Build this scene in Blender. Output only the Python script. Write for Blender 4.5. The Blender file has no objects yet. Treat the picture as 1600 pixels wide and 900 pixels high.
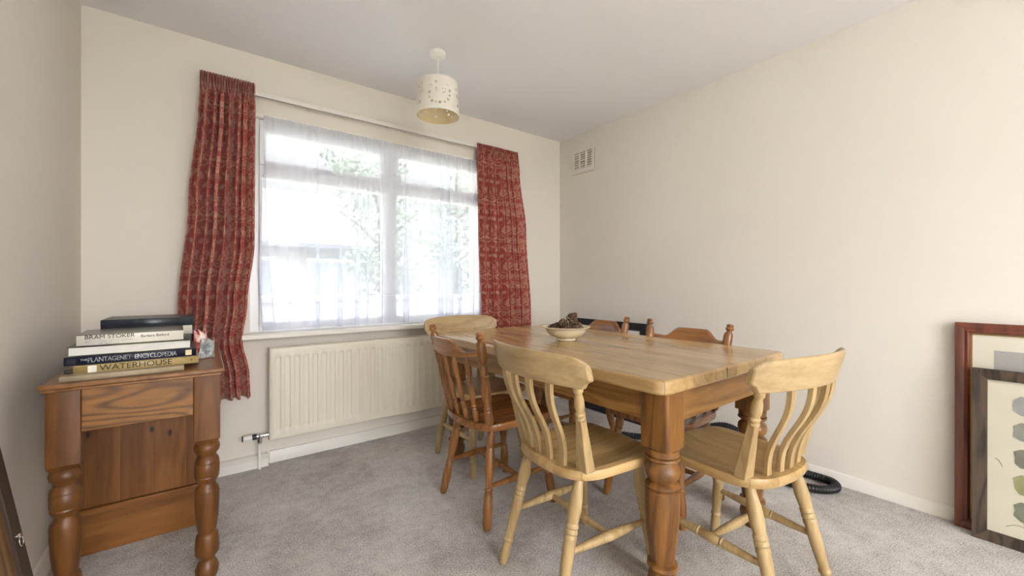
import bpy, bmesh, math, random
from math import sin, cos, pi, radians, sqrt, atan2
from mathutils import Vector, Matrix
random.seed(7)
S = bpy.context.scene
COL = S.collection
W, RX, LX, FY, CH = 2.81, 2.69, -0.466, -3.10, 2.40      # window wall y, right wall x, left wall x, front wall y, ceiling

# ------------------------------------------------------------------ camera
cam = bpy.data.cameras.new('camera'); camo = bpy.data.objects.new('camera', cam); COL.objects.link(camo)
cam.sensor_width = 36; cam.lens = 639 / 1600 * 36; cam.shift_y = -6 / 1600; cam.clip_start = .02
camo.location = (0, 0, 1.06); camo.rotation_euler = (pi / 2, 0, -atan2(483, 639))
S.camera = camo
# ------------------------------------------------------------------ world, sun, exposure
S.view_settings.view_transform = 'Standard'; S.view_settings.look = 'None'
S.view_settings.gamma = 1; S.view_settings.use_curve_mapping = False
S.view_settings.exposure = 1.42
wd = bpy.data.worlds.new('sky'); S.world = wd; wd.use_nodes = True
nt = wd.node_tree; bgn = nt.nodes['Background']
tc = nt.nodes.new('ShaderNodeTexCoord'); sp = nt.nodes.new('ShaderNodeSeparateXYZ'); rp = nt.nodes.new('ShaderNodeValToRGB')
nt.links.new(tc.outputs['Generated'], sp.inputs[0]); nt.links.new(sp.outputs[2], rp.inputs[0]); nt.links.new(rp.outputs[0], bgn.inputs[0])
rp.color_ramp.elements[0].color = (.97, .98, 1.0, 1); rp.color_ramp.elements[1].color = (.86, .93, 1.0, 1)
NORTH, SOUTH = .35, 6.2                                    # the sky is brighter on the sun's side (south, behind the camera)
mrw = nt.nodes.new('ShaderNodeMapRange'); mrw.inputs['From Min'].default_value = -.7; mrw.inputs['From Max'].default_value = .25; mrw.interpolation_type = 'SMOOTHSTEP'
mrw.inputs['To Min'].default_value = SOUTH; mrw.inputs['To Max'].default_value = NORTH
nt.links.new(sp.outputs[1], mrw.inputs['Value']); zen = nt.nodes.new('ShaderNodeMapRange'); zen.inputs['From Min'].default_value = .2; zen.inputs['From Max'].default_value = .8; zen.inputs['To Min'].default_value = 1; zen.inputs['To Max'].default_value = 4
nt.links.new(sp.outputs[2], zen.inputs['Value'])             # overcast sky: the zenith is about three times the horizon
mlw = nt.nodes.new('ShaderNodeMath'); mlw.operation = 'MULTIPLY'; nt.links.new(mrw.outputs[0], mlw.inputs[0]); nt.links.new(zen.outputs[0], mlw.inputs[1]); nt.links.new(mlw.outputs[0], bgn.inputs[1])
sun = bpy.data.lights.new('sun', 'SUN'); sun.energy = 11.5; sun.angle = radians(3); sun.color = (1, .98, .96)
so = bpy.data.objects.new('sun', sun); COL.objects.link(so)
so.rotation_euler = Vector((-.12, .46, -1.0)).to_track_quat('-Z', 'Y').to_euler()
def portal(name, loc, rot, sx, sy):
    l = bpy.data.lights.new(name, 'AREA'); l.shape = 'RECTANGLE'; l.size = sx; l.size_y = sy; l.cycles.is_portal = True
    o = bpy.data.objects.new(name, l); COL.objects.link(o); o.location = loc; o.rotation_euler = rot
portal('window_portal', (1.03, 3.08, 1.40), (-pi / 2, 0, 0), 1.66, 1.4)
portal('fill_window_portal', (.565, FY - .3, 1.51), (pi / 2, 0, 0), 2.2, 1.46)  # sky sampling for the added fill window behind the camera

# ------------------------------------------------------------------ material helpers
MATS = {}
def newmat(name):
    m = bpy.data.materials.new(name); m.use_nodes = True
    n = m.node_tree.nodes; b = n['Principled BSDF']
    return m, m.node_tree, n, m.node_tree.links, b
def N(nt, t, **kw):
    n = nt.nodes.new(t)
    for k, v in kw.items(): setattr(n, k, v)
    return n
def math_(nt, op, a, b=None, c=None):
    n = N(nt, 'ShaderNodeMath', operation=op)
    for i, v in enumerate((a, b, c)):
        if v is None: continue
        if isinstance(v, (int, float)): n.inputs[i].default_value = v
        else: nt.links.new(v, n.inputs[i])
    return n.outputs[0]
def ramp(nt, fac, stops):
    r = N(nt, 'ShaderNodeValToRGB'); e = r.color_ramp.elements
    while len(e) < len(stops): e.new(.5)
    for i, (p, c) in enumerate(stops): e[i].position = p; e[i].color = (*c, 1)
    nt.links.new(fac, r.inputs[0]); return r.outputs[0]
def mix(nt, fac, a, b, mode='MIX'):
    n = N(nt, 'ShaderNodeMix', data_type='RGBA', blend_type=mode)
    for i, v in ((0, fac), (6, a), (7, b)):
        if isinstance(v, (int, float)): n.inputs[i].default_value = v
        elif isinstance(v, tuple): n.inputs[i].default_value = (*v, 1)
        else: nt.links.new(v, n.inputs[i])
    return n.outputs[2]
def objcoord(nt, scale=(1, 1, 1), rnd=0.0, kind='Object'):
    tc = N(nt, 'ShaderNodeTexCoord'); mp = N(nt, 'ShaderNodeMapping'); mp.inputs['Scale'].default_value = scale
    src = tc.outputs[kind]
    if rnd:
        oi = N(nt, 'ShaderNodeObjectInfo'); va = N(nt, 'ShaderNodeVectorMath', operation='ADD')
        sc = math_(nt, 'MULTIPLY', oi.outputs['Random'], rnd)
        nt.links.new(src, va.inputs[0]); nt.links.new(sc, va.inputs[1]); src = va.outputs[0]
    nt.links.new(src, mp.inputs[0]); return mp.outputs[0]
def noise(nt, vec, scale, detail=2, rough=.5, dist=0):
    n = N(nt, 'ShaderNodeTexNoise'); n.inputs['Scale'].default_value = scale; n.inputs['Detail'].default_value = detail
    n.inputs['Roughness'].default_value = rough; n.inputs['Distortion'].default_value = dist
    nt.links.new(vec, n.inputs['Vector']); return n.outputs[0]
def bump(nt, b, h, strength, dist=.002):
    n = N(nt, 'ShaderNodeBump'); n.inputs['Strength'].default_value = strength; n.inputs['Distance'].default_value = dist
    nt.links.new(h, n.inputs['Height']); nt.links.new(n.outputs[0], b.inputs['Normal'])
def srgb(r, g, b):
    f = lambda c: (c / 255 / 12.92) if c / 255 <= .04045 else ((c / 255 + .055) / 1.055) ** 2.4
    return (f(r), f(g), f(b))
def plain(name, col, rough=.5, metal=0, bumpy=0, bscale=60, spec=.5, var=.06):
    m, nt, n, L, b = newmat(name)
    v = objcoord(nt); ns = noise(nt, v, bscale / 6, 3)
    c = mix(nt, ns, tuple(x * (1 - var) for x in col), tuple(min(1, x * (1 + var)) for x in col))
    L.new(c, b.inputs['Base Color']); b.inputs['Roughness'].default_value = rough; b.inputs['Metallic'].default_value = metal
    b.inputs['Specular IOR Level'].default_value = spec
    if bumpy: bump(nt, b, noise(nt, v, bscale, 4), bumpy)
    return m
def wood(name, light, dark, axis='z', s=1.0, rough=.35, rings=9, knots=0, ring_amt=.75, coat=.0, knotcol=(.03, .012, .005), stretch=.11, planks=None, bmp=.12):
    m, nt, n, L, b = newmat(name)
    sc = {'x': (stretch, 1, 1), 'y': (1, stretch, 1), 'z': (1, 1, stretch)}[axis]
    v = objcoord(nt, sc, rnd=3.7)
    if planks:                                   # boards side by side, each with its own grain
        raw = N(nt, 'ShaderNodeTexCoord'); sep = N(nt, 'ShaderNodeSeparateXYZ'); L.new(raw.outputs['Object'], sep.inputs[0])
        q = math_(nt, 'DIVIDE', sep.outputs[planks[0]], planks[1]); idn = math_(nt, 'FLOOR', q); fr = math_(nt, 'FRACT', q)
        va = N(nt, 'ShaderNodeVectorMath', operation='ADD'); L.new(v, va.inputs[0])
        cmb = N(nt, 'ShaderNodeCombineXYZ'); o = math_(nt, 'MULTIPLY', idn, 3.31); L.new(o, cmb.inputs[2]); L.new(o, cmb.inputs[1]); L.new(cmb.outputs[0], va.inputs[1]); v = va.outputs[0]
    n1 = noise(nt, v, 6.0 * s, 1.5, .45, .35)
    sn = math_(nt, 'SINE', math_(nt, 'MULTIPLY', n1, rings * 6.283))
    sn = math_(nt, 'MULTIPLY_ADD', sn, .5, .5); sn = math_(nt, 'POWER', sn, 2.2)
    fib = noise(nt, v, 48 * s, 4, .65)
    big = noise(nt, v, 1.3 * s, 2)
    f = math_(nt, 'MULTIPLY_ADD', sn, ring_amt * .55, math_(nt, 'MULTIPLY_ADD', fib, .9, -.22))
    f = math_(nt, 'ADD', f, math_(nt, 'MULTIPLY_ADD', big, .5, -.25))
    mid = tuple((a + c) / 2 for a, c in zip(light, dark))
    c = ramp(nt, f, [(.08, light), (.5, mid), (.95, dark)])
    if planks:
        h = N(nt, 'ShaderNodeTexWhiteNoise', noise_dimensions='1D'); L.new(idn, h.inputs['W'])
        c = mix(nt, 1.0, c, ramp(nt, h.outputs[0], [(0, (.8, .78, .74)), (1, (1.12, 1.12, 1.14))]), 'MULTIPLY')
        seam = math_(nt, 'LESS_THAN', fr, planks[2]); c = mix(nt, math_(nt, 'MULTIPLY', seam, .6), c, tuple(x * .25 for x in dark))
    if knots:
        ks = {'x': (.5, 1, 1), 'y': (1, .5, 1), 'z': (1, 1, .5)}[axis]
        vo = N(nt, 'ShaderNodeTexVoronoi', voronoi_dimensions='2D'); vo.inputs['Scale'].default_value = knots; vo.inputs['Randomness'].default_value = 1
        se = N(nt, 'ShaderNodeSeparateXYZ'); L.new(objcoord(nt, ks), se.inputs[0]); ce = N(nt, 'ShaderNodeCombineXYZ'); L.new(se.outputs[0], ce.inputs[0]); L.new(se.outputs[2], ce.inputs[1]); L.new(ce.outputs[0], vo.inputs['Vector'])
        k = ramp(nt, vo.outputs['Distance'], [(.0, (1, 1, 1)), (.045, (.9, .9, .9)), (.085, (.25, .25, .25)), (.12, (.0, .0, .0))])
        sm = N(nt, 'ShaderNodeSeparateXYZ'); L.new(vo.outputs['Color'], sm.inputs[0]); k = math_(nt, 'MULTIPLY', k, math_(nt, 'GREATER_THAN', sm.outputs[0], .5))
        c = mix(nt, k, c, knotcol)
    L.new(c, b.inputs['Base Color']); b.inputs['Roughness'].default_value = rough
    b.inputs['Coat Weight'].default_value = coat; b.inputs['Coat Roughness'].default_value = .15
    bump(nt, b, fib, bmp, .001)
    return m

# ------------------------------------------------------------------ mesh helpers
class MB:
    def __init__(s): s.v = []; s.f = []; s.uv = None
    def add(s, vs, fs):
        o = len(s.v); s.v += [tuple(p) for p in vs]; s.f += [tuple(i + o for i in f) for f in fs]; return s
    def box(s, x0, x1, y0, y1, z0, z1, M=None):
        vs = [Vector((x, y, z)) for z in (z0, z1) for y in (y0, y1) for x in (x0, x1)]
        if M: vs = [M @ p for p in vs]
        return s.add(vs, [(0, 2, 3, 1), (4, 5, 7, 6), (0, 1, 5, 4), (1, 3, 7, 5), (3, 2, 6, 7), (2, 0, 4, 6)])
    def frustum(s, p0, p1, a0, a1, tw=0):        # rectangular bar, (width,depth) a0 at p0 and a1 at p1
        vs = []
        for p, a in ((p0, a0), (p1, a1)):
            for sx, sy in ((-1, -1), (1, -1), (1, 1), (-1, 1)): vs.append((p[0] + sx * a[0] / 2, p[1] + sy * a[1] / 2, p[2]))
        return s.add(vs, [(3, 2, 1, 0), (4, 5, 6, 7), (0, 1, 5, 4), (1, 2, 6, 5), (2, 3, 7, 6), (3, 0, 4, 7)])
    def lathe(s, p0, p1, prof, n=20):            # prof: (t along p0->p1, radius)
        p0, p1 = Vector(p0), Vector(p1); d = p1 - p0; z = d.normalized()
        x = z.orthogonal().normalized(); y = z.cross(x); vs = []; fs = []
        for t, r in prof:
            c = p0 + d * t
            for k in range(n): a = 2 * pi * k / n; vs.append(c + x * r * cos(a) + y * r * sin(a))
        m = len(prof)
        for i in range(m - 1):
            for k in range(n): fs.append((i * n + k, i * n + (k + 1) % n, (i + 1) * n + (k + 1) % n, (i + 1) * n + k))
        fs.append(tuple(range(n))[::-1]); fs.append(tuple((m - 1) * n + k for k in range(n)))
        return s.add(vs, fs)
    def tube(s, pts, rad, n=12):                 # rad: float or list
        pts = [Vector(p) for p in pts]; vs = []; fs = []; up = None
        for i, p in enumerate(pts):
            t = (pts[min(i + 1, len(pts) - 1)] - pts[max(i - 1, 0)]).normalized()
            x = (t.orthogonal() if up is None else (up - t * up.dot(t))).normalized(); up = x; y = t.cross(x)
            r = rad[i] if isinstance(rad, list) else rad
            for k in range(n): a = 2 * pi * k / n; vs.append(p + x * r * cos(a) + y * r * sin(a))
        for i in range(len(pts) - 1):
            for k in range(n): fs.append((i * n + k, i * n + (k + 1) % n, (i + 1) * n + (k + 1) % n, (i + 1) * n + k))
        fs.append(tuple(range(n))[::-1]); fs.append(tuple((len(pts) - 1) * n + k for k in range(n)))
        return s.add(vs, fs)
    def grid(s, fn, nu, nv, uvf=None):
        o = len(s.v)
        for j in range(nv + 1):
            for i in range(nu + 1): s.v.append(tuple(fn(i / nu, j / nv)))
        for j in range(nv):
            for i in range(nu):
                a = o + j * (nu + 1) + i; s.f.append((a, a + 1, a + nu + 2, a + nu + 1))
        if uvf: s.uv = [uvf(i / nu, j / nv) for j in range(nv + 1) for i in range(nu + 1)]
        return s
    def prism(s, outline, z0, z1):
        n = len(outline)
        vs = [(x, y, z0) for x, y in outline] + [(x, y, z1) for x, y in outline]
        return s.add(vs, [tuple(range(n))[::-1], tuple(range(n, 2 * n))] + [(k, (k + 1) % n, n + (k + 1) % n, n + k) for k in range(n)])
    def build(s, name, mat, parent=None, smooth=35, bevel=0, solid=0, seg=2, loc=None, rotz=0):
        me = bpy.data.meshes.new(name); me.from_pydata(s.v, [], s.f); me.update()
        bm = bmesh.new(); bm.from_mesh(me); bmesh.ops.recalc_face_normals(bm, faces=bm.faces) if not s.uv else None; bm.to_mesh(me); bm.free()
        if s.uv:
            ul = me.uv_layers.new(name='UVMap')
            for l in me.loops: ul.data[l.index].uv = s.uv[l.vertex_index]
        if smooth:
            me.polygons.foreach_set('use_smooth', [True] * len(me.polygons)); me.set_sharp_from_angle(angle=radians(smooth))
        me.materials.append(mat)
        o = bpy.data.objects.new(name, me); COL.objects.link(o)
        if parent: o.parent = parent
        if loc: o.location = loc
        if rotz: o.rotation_euler.z = rotz
        if solid: md = o.modifiers.new('s', 'SOLIDIFY'); md.thickness = solid; md.offset = 0
        if bevel: md = o.modifiers.new('b', 'BEVEL'); md.width = bevel; md.segments = seg; md.limit_method = 'ANGLE'; md.angle_limit = radians(40)
        return o
def tag(o, label=None, cat=None, group=None, kind=None):
    if label: o['label'] = label
    if cat: o['category'] = cat
    if group: o['group'] = group
    if kind: o['kind'] = kind
    return o
def empty(name, loc, rz=0, label=None, cat=None, group=None):
    o = bpy.data.objects.new(name, None); COL.objects.link(o); o.location = loc; o.rotation_euler.z = rz
    o.empty_display_size = .05
    return tag(o, label, cat, group)
def copy_tree(o, parent=None):
    c = o.copy(); COL.objects.link(c)
    if parent: c.parent = parent
    for ch in [k for k in bpy.data.objects if k.parent == o]: copy_tree(ch, c)
    return c
def struct(name, mb, mat, **k): return tag(mb.build(name, mat, **k), kind='structure')
def rounded(corners, rads, n=7):
    out = []; m = len(corners)
    for i, (p, r) in enumerate(zip(corners, rads)):
        p = Vector((*p, 0)); a = Vector((*corners[i - 1], 0)); b = Vector((*corners[(i + 1) % m], 0))
        da = (a - p).normalized(); db = (b - p).normalized()
        for k in range(n + 1):
            t = k / n; q0 = p + da * r; q1 = p + db * r
            q = q0 * (1 - t) ** 2 + p * 2 * t * (1 - t) + q1 * t * t; out.append((q.x, q.y))
    return out
def interp(tab, x):
    if x <= tab[0][0]: return tab[0][1]
    for (a, b), (c, d) in zip(tab, tab[1:]):
        if x <= c:
            t = (x - a) / (c - a); t = t * t * (3 - 2 * t); return b + (d - b) * t
    return tab[-1][1]
def text(s, size, mat, parent, loc, rot, ext=.0003, name='spine_title', sx=1, spacing=1):
    cu = bpy.data.curves.new(name, 'FONT'); cu.body = s; cu.size = size; cu.extrude = ext; cu.align_x = 'LEFT'; cu.align_y = 'CENTER'; cu.space_character = spacing
    t = bpy.data.objects.new('tmp', cu); COL.objects.link(t)
    bpy.context.view_layer.update(); dg = bpy.context.evaluated_depsgraph_get()
    me = bpy.data.meshes.new_from_object(t.evaluated_get(dg)); bpy.data.objects.remove(t)
    me.materials.clear(); me.materials.append(mat)
    o = bpy.data.objects.new(name, me); COL.objects.link(o); o.parent = parent; o.location = loc; o.rotation_euler = rot; o.scale = (sx, 1, 1)
    return o

# ------------------------------------------------------------------ materials
M = {}
M['wall'] = plain('wall_paint', srgb(232, 225, 214), .75, bumpy=.12, bscale=90, spec=.2, var=.012)
M['wallr'] = plain('wall_paint_warm', srgb(232, 226, 217), .75, bumpy=.12, bscale=90, spec=.2, var=.012)
M['ceil'] = plain('ceiling_paint', srgb(243, 241, 241), .85, bumpy=.1, bscale=60, spec=.1, var=.01)
M['gloss'] = plain('white_gloss', srgb(234, 230, 222), .35, var=.01)
M['upvc'] = plain('white_frame', srgb(240, 240, 240), .3, var=.01)
M['rad'] = plain('radiator_enamel', srgb(231, 224, 208), .32, var=.01)
M['pine'] = wood('pale_pine', srgb(188, 162, 116), srgb(136, 106, 62), 'z', 1.6, .42, rings=5, ring_amt=.5)
M['pine_h'] = wood('pale_pine_across', srgb(188, 163, 120), srgb(142, 114, 72), 'x', 1.6, .40, rings=5, ring_amt=.5)
M['pine_y'] = wood('pale_pine_seat', srgb(200, 168, 116), srgb(146, 110, 62), 'y', 1.4, .36, rings=5, ring_amt=.5, planks=(0, .085, .02))
M['brown'] = wood('brown_stain', srgb(158, 106, 56), srgb(86, 50, 21), 'z', 1.6, .28, rings=5, ring_amt=.6, coat=.25)
M['brown_h'] = wood('brown_stain_across', srgb(168, 114, 62), srgb(98, 58, 24), 'x', 1.6, .28, rings=5, ring_amt=.6, coat=.25)
M['brown_y'] = wood('brown_stain_seat', srgb(166, 108, 60), srgb(92, 52, 22), 'y', 1.4, .24, rings=6, ring_amt=.6, coat=.3, planks=(0, .09, .02))
M['top'] = wood('table_top_pine', srgb(200, 168, 118), srgb(146, 104, 56), 'y', 1.2, .25, rings=4, ring_amt=.35, coat=.3, planks=(0, .151, .012), bmp=.03)
M['tleg'] = wood('table_leg_pine', srgb(142, 97, 47), srgb(76, 45, 17), 'z', 1.6, .4, rings=8, ring_amt=.85, coat=.05)
M['tapy'] = wood('table_rail_pine', srgb(164, 120, 66), srgb(100, 64, 28), 'y', 1.6, .35, rings=7)
M['tapx'] = wood('table_rail_pine_x', srgb(164, 120, 66), srgb(100, 64, 28), 'x', 1.6, .35, rings=7)
M['desk'] = wood('desk_pine', srgb(116, 72, 29), srgb(64, 34, 10), 'z', 1.5, .42, rings=6, ring_amt=.6, coat=.03)
M['deskx'] = wood('desk_pine_x', srgb(150, 102, 46), srgb(72, 40, 11), 'x', 1.1, .42, rings=14, ring_amt=1.0, coat=.03, stretch=.22)
M['desktop'] = wood('desk_top_pine', srgb(150, 106, 66), srgb(96, 58, 30), 'y', 1.3, .33, rings=6, ring_amt=.6, coat=.1)
M['panel'] = wood('knotty_pine_panel', srgb(150, 98, 48), srgb(98, 54, 20), 'z', 1.3, .4, rings=5, knots=11.0, ring_amt=.6, planks=(0, .105, .012))
M['plinth'] = wood('knotty_pine_plinth', srgb(150, 98, 46), srgb(98, 54, 20), 'x', 1.3, .4, rings=5, knots=11.0, ring_amt=.6)
M['mahog'] = wood('mahogany_frame', srgb(128, 66, 44), srgb(66, 24, 14), 'z', 2, .3, rings=4, coat=.3)
M['rustic'] = wood('rustic_dark_wood', srgb(92, 76, 60), srgb(40, 31, 24), 'z', 2.5, .7, rings=7, ring_amt=1)
M['dark'] = wood('dark_brown_frame', srgb(66, 48, 36), srgb(30, 20, 15), 'z', 2, .5, rings=4)
M['black'] = plain('black_lacquer', srgb(28, 28, 36), .35)
M['rubber'] = plain('black_hose_plastic', srgb(24, 24, 27), .4)
M['mat'] = plain('cream_mount', srgb(226, 219, 203), .6, var=.02)
M['white'] = plain('white_paint', srgb(242, 240, 234), .5, var=.02)
M['gilt'] = plain('gilt_slip', srgb(150, 124, 78), .4, metal=.6)
M['chrome'] = plain('chrome', (.75, .75, .75), .15, metal=1)
M['brass'] = plain('dull_brass', srgb(140, 112, 66), .35, metal=.9)
M['bowl'] = plain('cream_glaze', srgb(232, 218, 186), .18, var=.03)
M['pages'] = plain('paper_pages', srgb(222, 220, 214), .8, bumpy=.3, bscale=400, var=.05)
M['lines'] = plain('grout', srgb(40, 36, 30), .8)
def carpet():
    m, nt, n, L, b = newmat('grey_beige_carpet')
    v = objcoord(nt); fine = noise(nt, v, 170, 4, .8); mid = noise(nt, v, 22, 4, .6); big = noise(nt, v, 2.6, 3, .55, .6)
    f = math_(nt, 'MULTIPLY_ADD', fine, 2.4, math_(nt, 'MULTIPLY_ADD', mid, .5, math_(nt, 'MULTIPLY_ADD', big, .8, -1.35)))
    c = ramp(nt, f, [(.2, srgb(154, 145, 138)), (.5, srgb(213, 206, 199)), (.85, srgb(243, 238, 232))])
    L.new(c, b.inputs['Base Color']); b.inputs['Roughness'].default_value = .95; b.inputs['Specular IOR Level'].default_value = .1
    b.inputs['Sheen Weight'].default_value = .3
    h = math_(nt, 'ADD', fine, math_(nt, 'MULTIPLY', mid, .6)); bump(nt, b, h, .9, .008); return m
M['carpet'] = carpet()
def damask():
    m, nt, n, L, b = newmat('red_damask')
    tcn = N(nt, 'ShaderNodeTexCoord'); sp = N(nt, 'ShaderNodeSeparateXYZ'); L.new(tcn.outputs['UV'], sp.inputs[0])
    T = .26
    uu = math_(nt, 'PINGPONG', sp.outputs[0], T / 2)                                    # mirrored motif columns
    row = math_(nt, 'FLOOR', math_(nt, 'DIVIDE', sp.outputs[1], .30))
    vv = math_(nt, 'MODULO', sp.outputs[1], .30)
    cb = N(nt, 'ShaderNodeCombineXYZ'); L.new(uu, cb.inputs[0]); L.new(vv, cb.inputs[1])
    n1 = noise(nt, cb.outputs[0], 14, 1.3, .5, 2.2); n2 = noise(nt, cb.outputs[0], 40, 2, .5, 1.2)
    r1 = math_(nt, 'ABSOLUTE', math_(nt, 'SUBTRACT', n1, .5))
    vein = math_(nt, 'LESS_THAN', r1, .022)
    leaf = math_(nt, 'GREATER_THAN', n1, .535); cut = math_(nt, 'GREATER_THAN', math_(nt, 'ABSOLUTE', math_(nt, 'SUBTRACT', n2, .5)), .03)
    leaf = math_(nt, 'MULTIPLY', leaf, cut)
    mask = math_(nt, 'MAXIMUM', leaf, math_(nt, 'MULTIPLY', vein, .8))
    weave = noise(nt, tcn.outputs['UV'], 700, 2)
    base = mix(nt, weave, srgb(148, 58, 50), srgb(178, 80, 68)); mot = mix(nt, weave, srgb(186, 132, 112), srgb(212, 168, 142))
    c = mix(nt, math_(nt, 'MULTIPLY', mask, .85), base, mot)
    L.new(c, b.inputs['Base Color']); b.inputs['Roughness'].default_value = .6; b.inputs['Sheen Weight'].default_value = .2
    bump(nt, b, weave, .15, .001)
    tr = N(nt, 'ShaderNodeBsdfTranslucent'); L.new(c, tr.inputs[0]); mx = N(nt, 'ShaderNodeMixShader'); mx.inputs[0].default_value = .12
    L.new(b.outputs[0], mx.inputs[1]); L.new(tr.outputs[0], mx.inputs[2]); L.new(mx.outputs[0], n['Material Output'].inputs[0]); return m
M['damask'] = damask()
def sheer(name, lo, hi):
    m, nt, n, L, b = newmat(name); n.remove(b)
    d = N(nt, 'ShaderNodeBsdfDiffuse'); d.inputs[0].default_value = (.84, .86, .93, 1)
    t = N(nt, 'ShaderNodeBsdfTranslucent'); t.inputs[0].default_value = (.83, .86, .96, 1)
    a = N(nt, 'ShaderNodeMixShader'); a.inputs[0].default_value = .6; L.new(d.outputs[0], a.inputs[1]); L.new(t.outputs[0], a.inputs[2])
    tr = N(nt, 'ShaderNodeBsdfTransparent'); lw = N(nt, 'ShaderNodeLayerWeight'); lw.inputs[0].default_value = .35
    mr = N(nt, 'ShaderNodeMapRange'); mr.inputs['To Min'].default_value = lo; mr.inputs['To Max'].default_value = hi; L.new(lw.outputs['Facing'], mr.inputs['Value'])
    x = N(nt, 'ShaderNodeMixShader'); L.new(mr.outputs[0], x.inputs[0]); L.new(tr.outputs[0], x.inputs[1]); L.new(a.outputs[0], x.inputs[2])
    L.new(x.outputs[0], n['Material Output'].inputs[0]); return m
M['sheer'] = sheer('net_fabric', .47, .98); M['hem'] = sheer('net_fabric_double', .6, .97); M['seam'] = sheer('net_fabric_seam', .8, .98)
def glass(name, refl=.06):
    m, nt, n, L, b = newmat(name); n.remove(b)
    tr = N(nt, 'ShaderNodeBsdfTransparent'); g = N(nt, 'ShaderNodeBsdfGlossy'); g.inputs['Roughness'].default_value = .02
    lw = N(nt, 'ShaderNodeLayerWeight'); lw.inputs[0].default_value = .5
    x = N(nt, 'ShaderNodeMixShader'); L.new(math_(nt, 'MULTIPLY_ADD', math_(nt, 'POWER', lw.outputs['Facing'], 5), .6, .02), x.inputs[0]); L.new(tr.outputs[0], x.inputs[1]); L.new(g.outputs[0], x.inputs[2])
    L.new(x.outputs[0], n['Material Output'].inputs[0]); return m
M['glass'] = glass('clear_glass')

# ------------------------------------------------------------------ room shell
WX0, WX1, WZ0, WZ1 = .215, 1.85, .775, 2.035          # window opening
struct('floor', MB().box(LX - .2, RX + .2, FY - .2, W + .26, -.12, 0), M['carpet'], smooth=0)
struct('ceiling', MB().box(LX - .2, RX + .2, FY - .2, W + .26, CH, CH + .15), M['ceil'], smooth=0)
struct('wall_left', MB().box(LX - .2, LX, FY - .2, W, 0, CH), M['wall'], smooth=0)
struct('wall_right', MB().box(RX, RX + .2, FY - .2, W, 0, CH), M['wallr'], smooth=0)
wb = MB().box(LX - .2, WX0, W, W + .26, 0, CH).box(WX1, RX + .2, W, W + .26, 0, CH).box(WX0, WX1, W, W + .26, 0, WZ0 - .02).box(WX0, WX1, W, W + .26, WZ1, CH)
struct('wall_back', wb, M['wall'], smooth=0)
PX0, PX1, PZ0, PZ1 = -.42, 1.55, .80, 2.22             # unseen window added behind the camera to let in front fill light
struct('wall_front', MB().box(LX, PX0, FY - .2, FY, 0, CH).box(PX1, RX, FY - .2, FY, 0, CH).box(PX0, PX1, FY - .2, FY, PZ1, CH).box(PX0, PX1, FY - .2, FY, 0, PZ0), M['wall'], smooth=0)
pd = MB().box(PX0, PX1, FY - .14, FY - .08, PZ1 - .05, PZ1).box(PX0, PX1, FY - .14, FY - .08, PZ0, PZ0 + .05)
for x in (PX0, (PX0 + PX1) / 2 - .035, PX1 - .05): pd.box(x, x + .05, FY - .14, FY - .08, PZ0 + .05, PZ1 - .05)
d1 = struct('added_fill_window', pd, M['upvc'], bevel=.004)
MB().box(PX0 + .05, PX1 - .05, FY - .113, FY - .107, PZ0 + .05, PZ1 - .05).build('pane', M['glass'], d1, smooth=0)
# skirting boards
def skirt_prof(h, t): return [(0, 0), (t, 0), (t, h * .72), (t * .75, h * .82), (t * .6, h * .95), (t * .3, h), (0, h)]
def skirt(name, a, b, nrm, h=.062, t=.016):
    a = Vector(a); b = Vector(b); nrm = Vector(nrm); pr = skirt_prof(h, t); mb = MB(); n = len(pr)
    vs = [a + nrm * u + Vector((0, 0, w)) for u, w in pr] + [b + nrm * u + Vector((0, 0, w)) for u, w in pr]
    mb.add(vs, [tuple(range(n)), tuple(range(n, 2 * n))[::-1]] + [(k, n + k, n + (k + 1) % n, (k + 1) % n) for k in range(n)])
    return struct(name, mb, M['gloss'])
skirt('baseboard_right', (RX, FY, 0), (RX, W, 0), (-1, 0, 0))
skirt('baseboard_left', (LX, FY, 0), (LX, W, 0), (1, 0, 0), h=.075)
skirt('baseboard_back', (.315, W, 0), (RX, W, 0), (0, -1, 0), h=.07, t=.016)
skirt('trim_1', (LX, W, 0), (.305, W, 0), (0, -1, 0), h=.068, t=.05)
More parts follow.
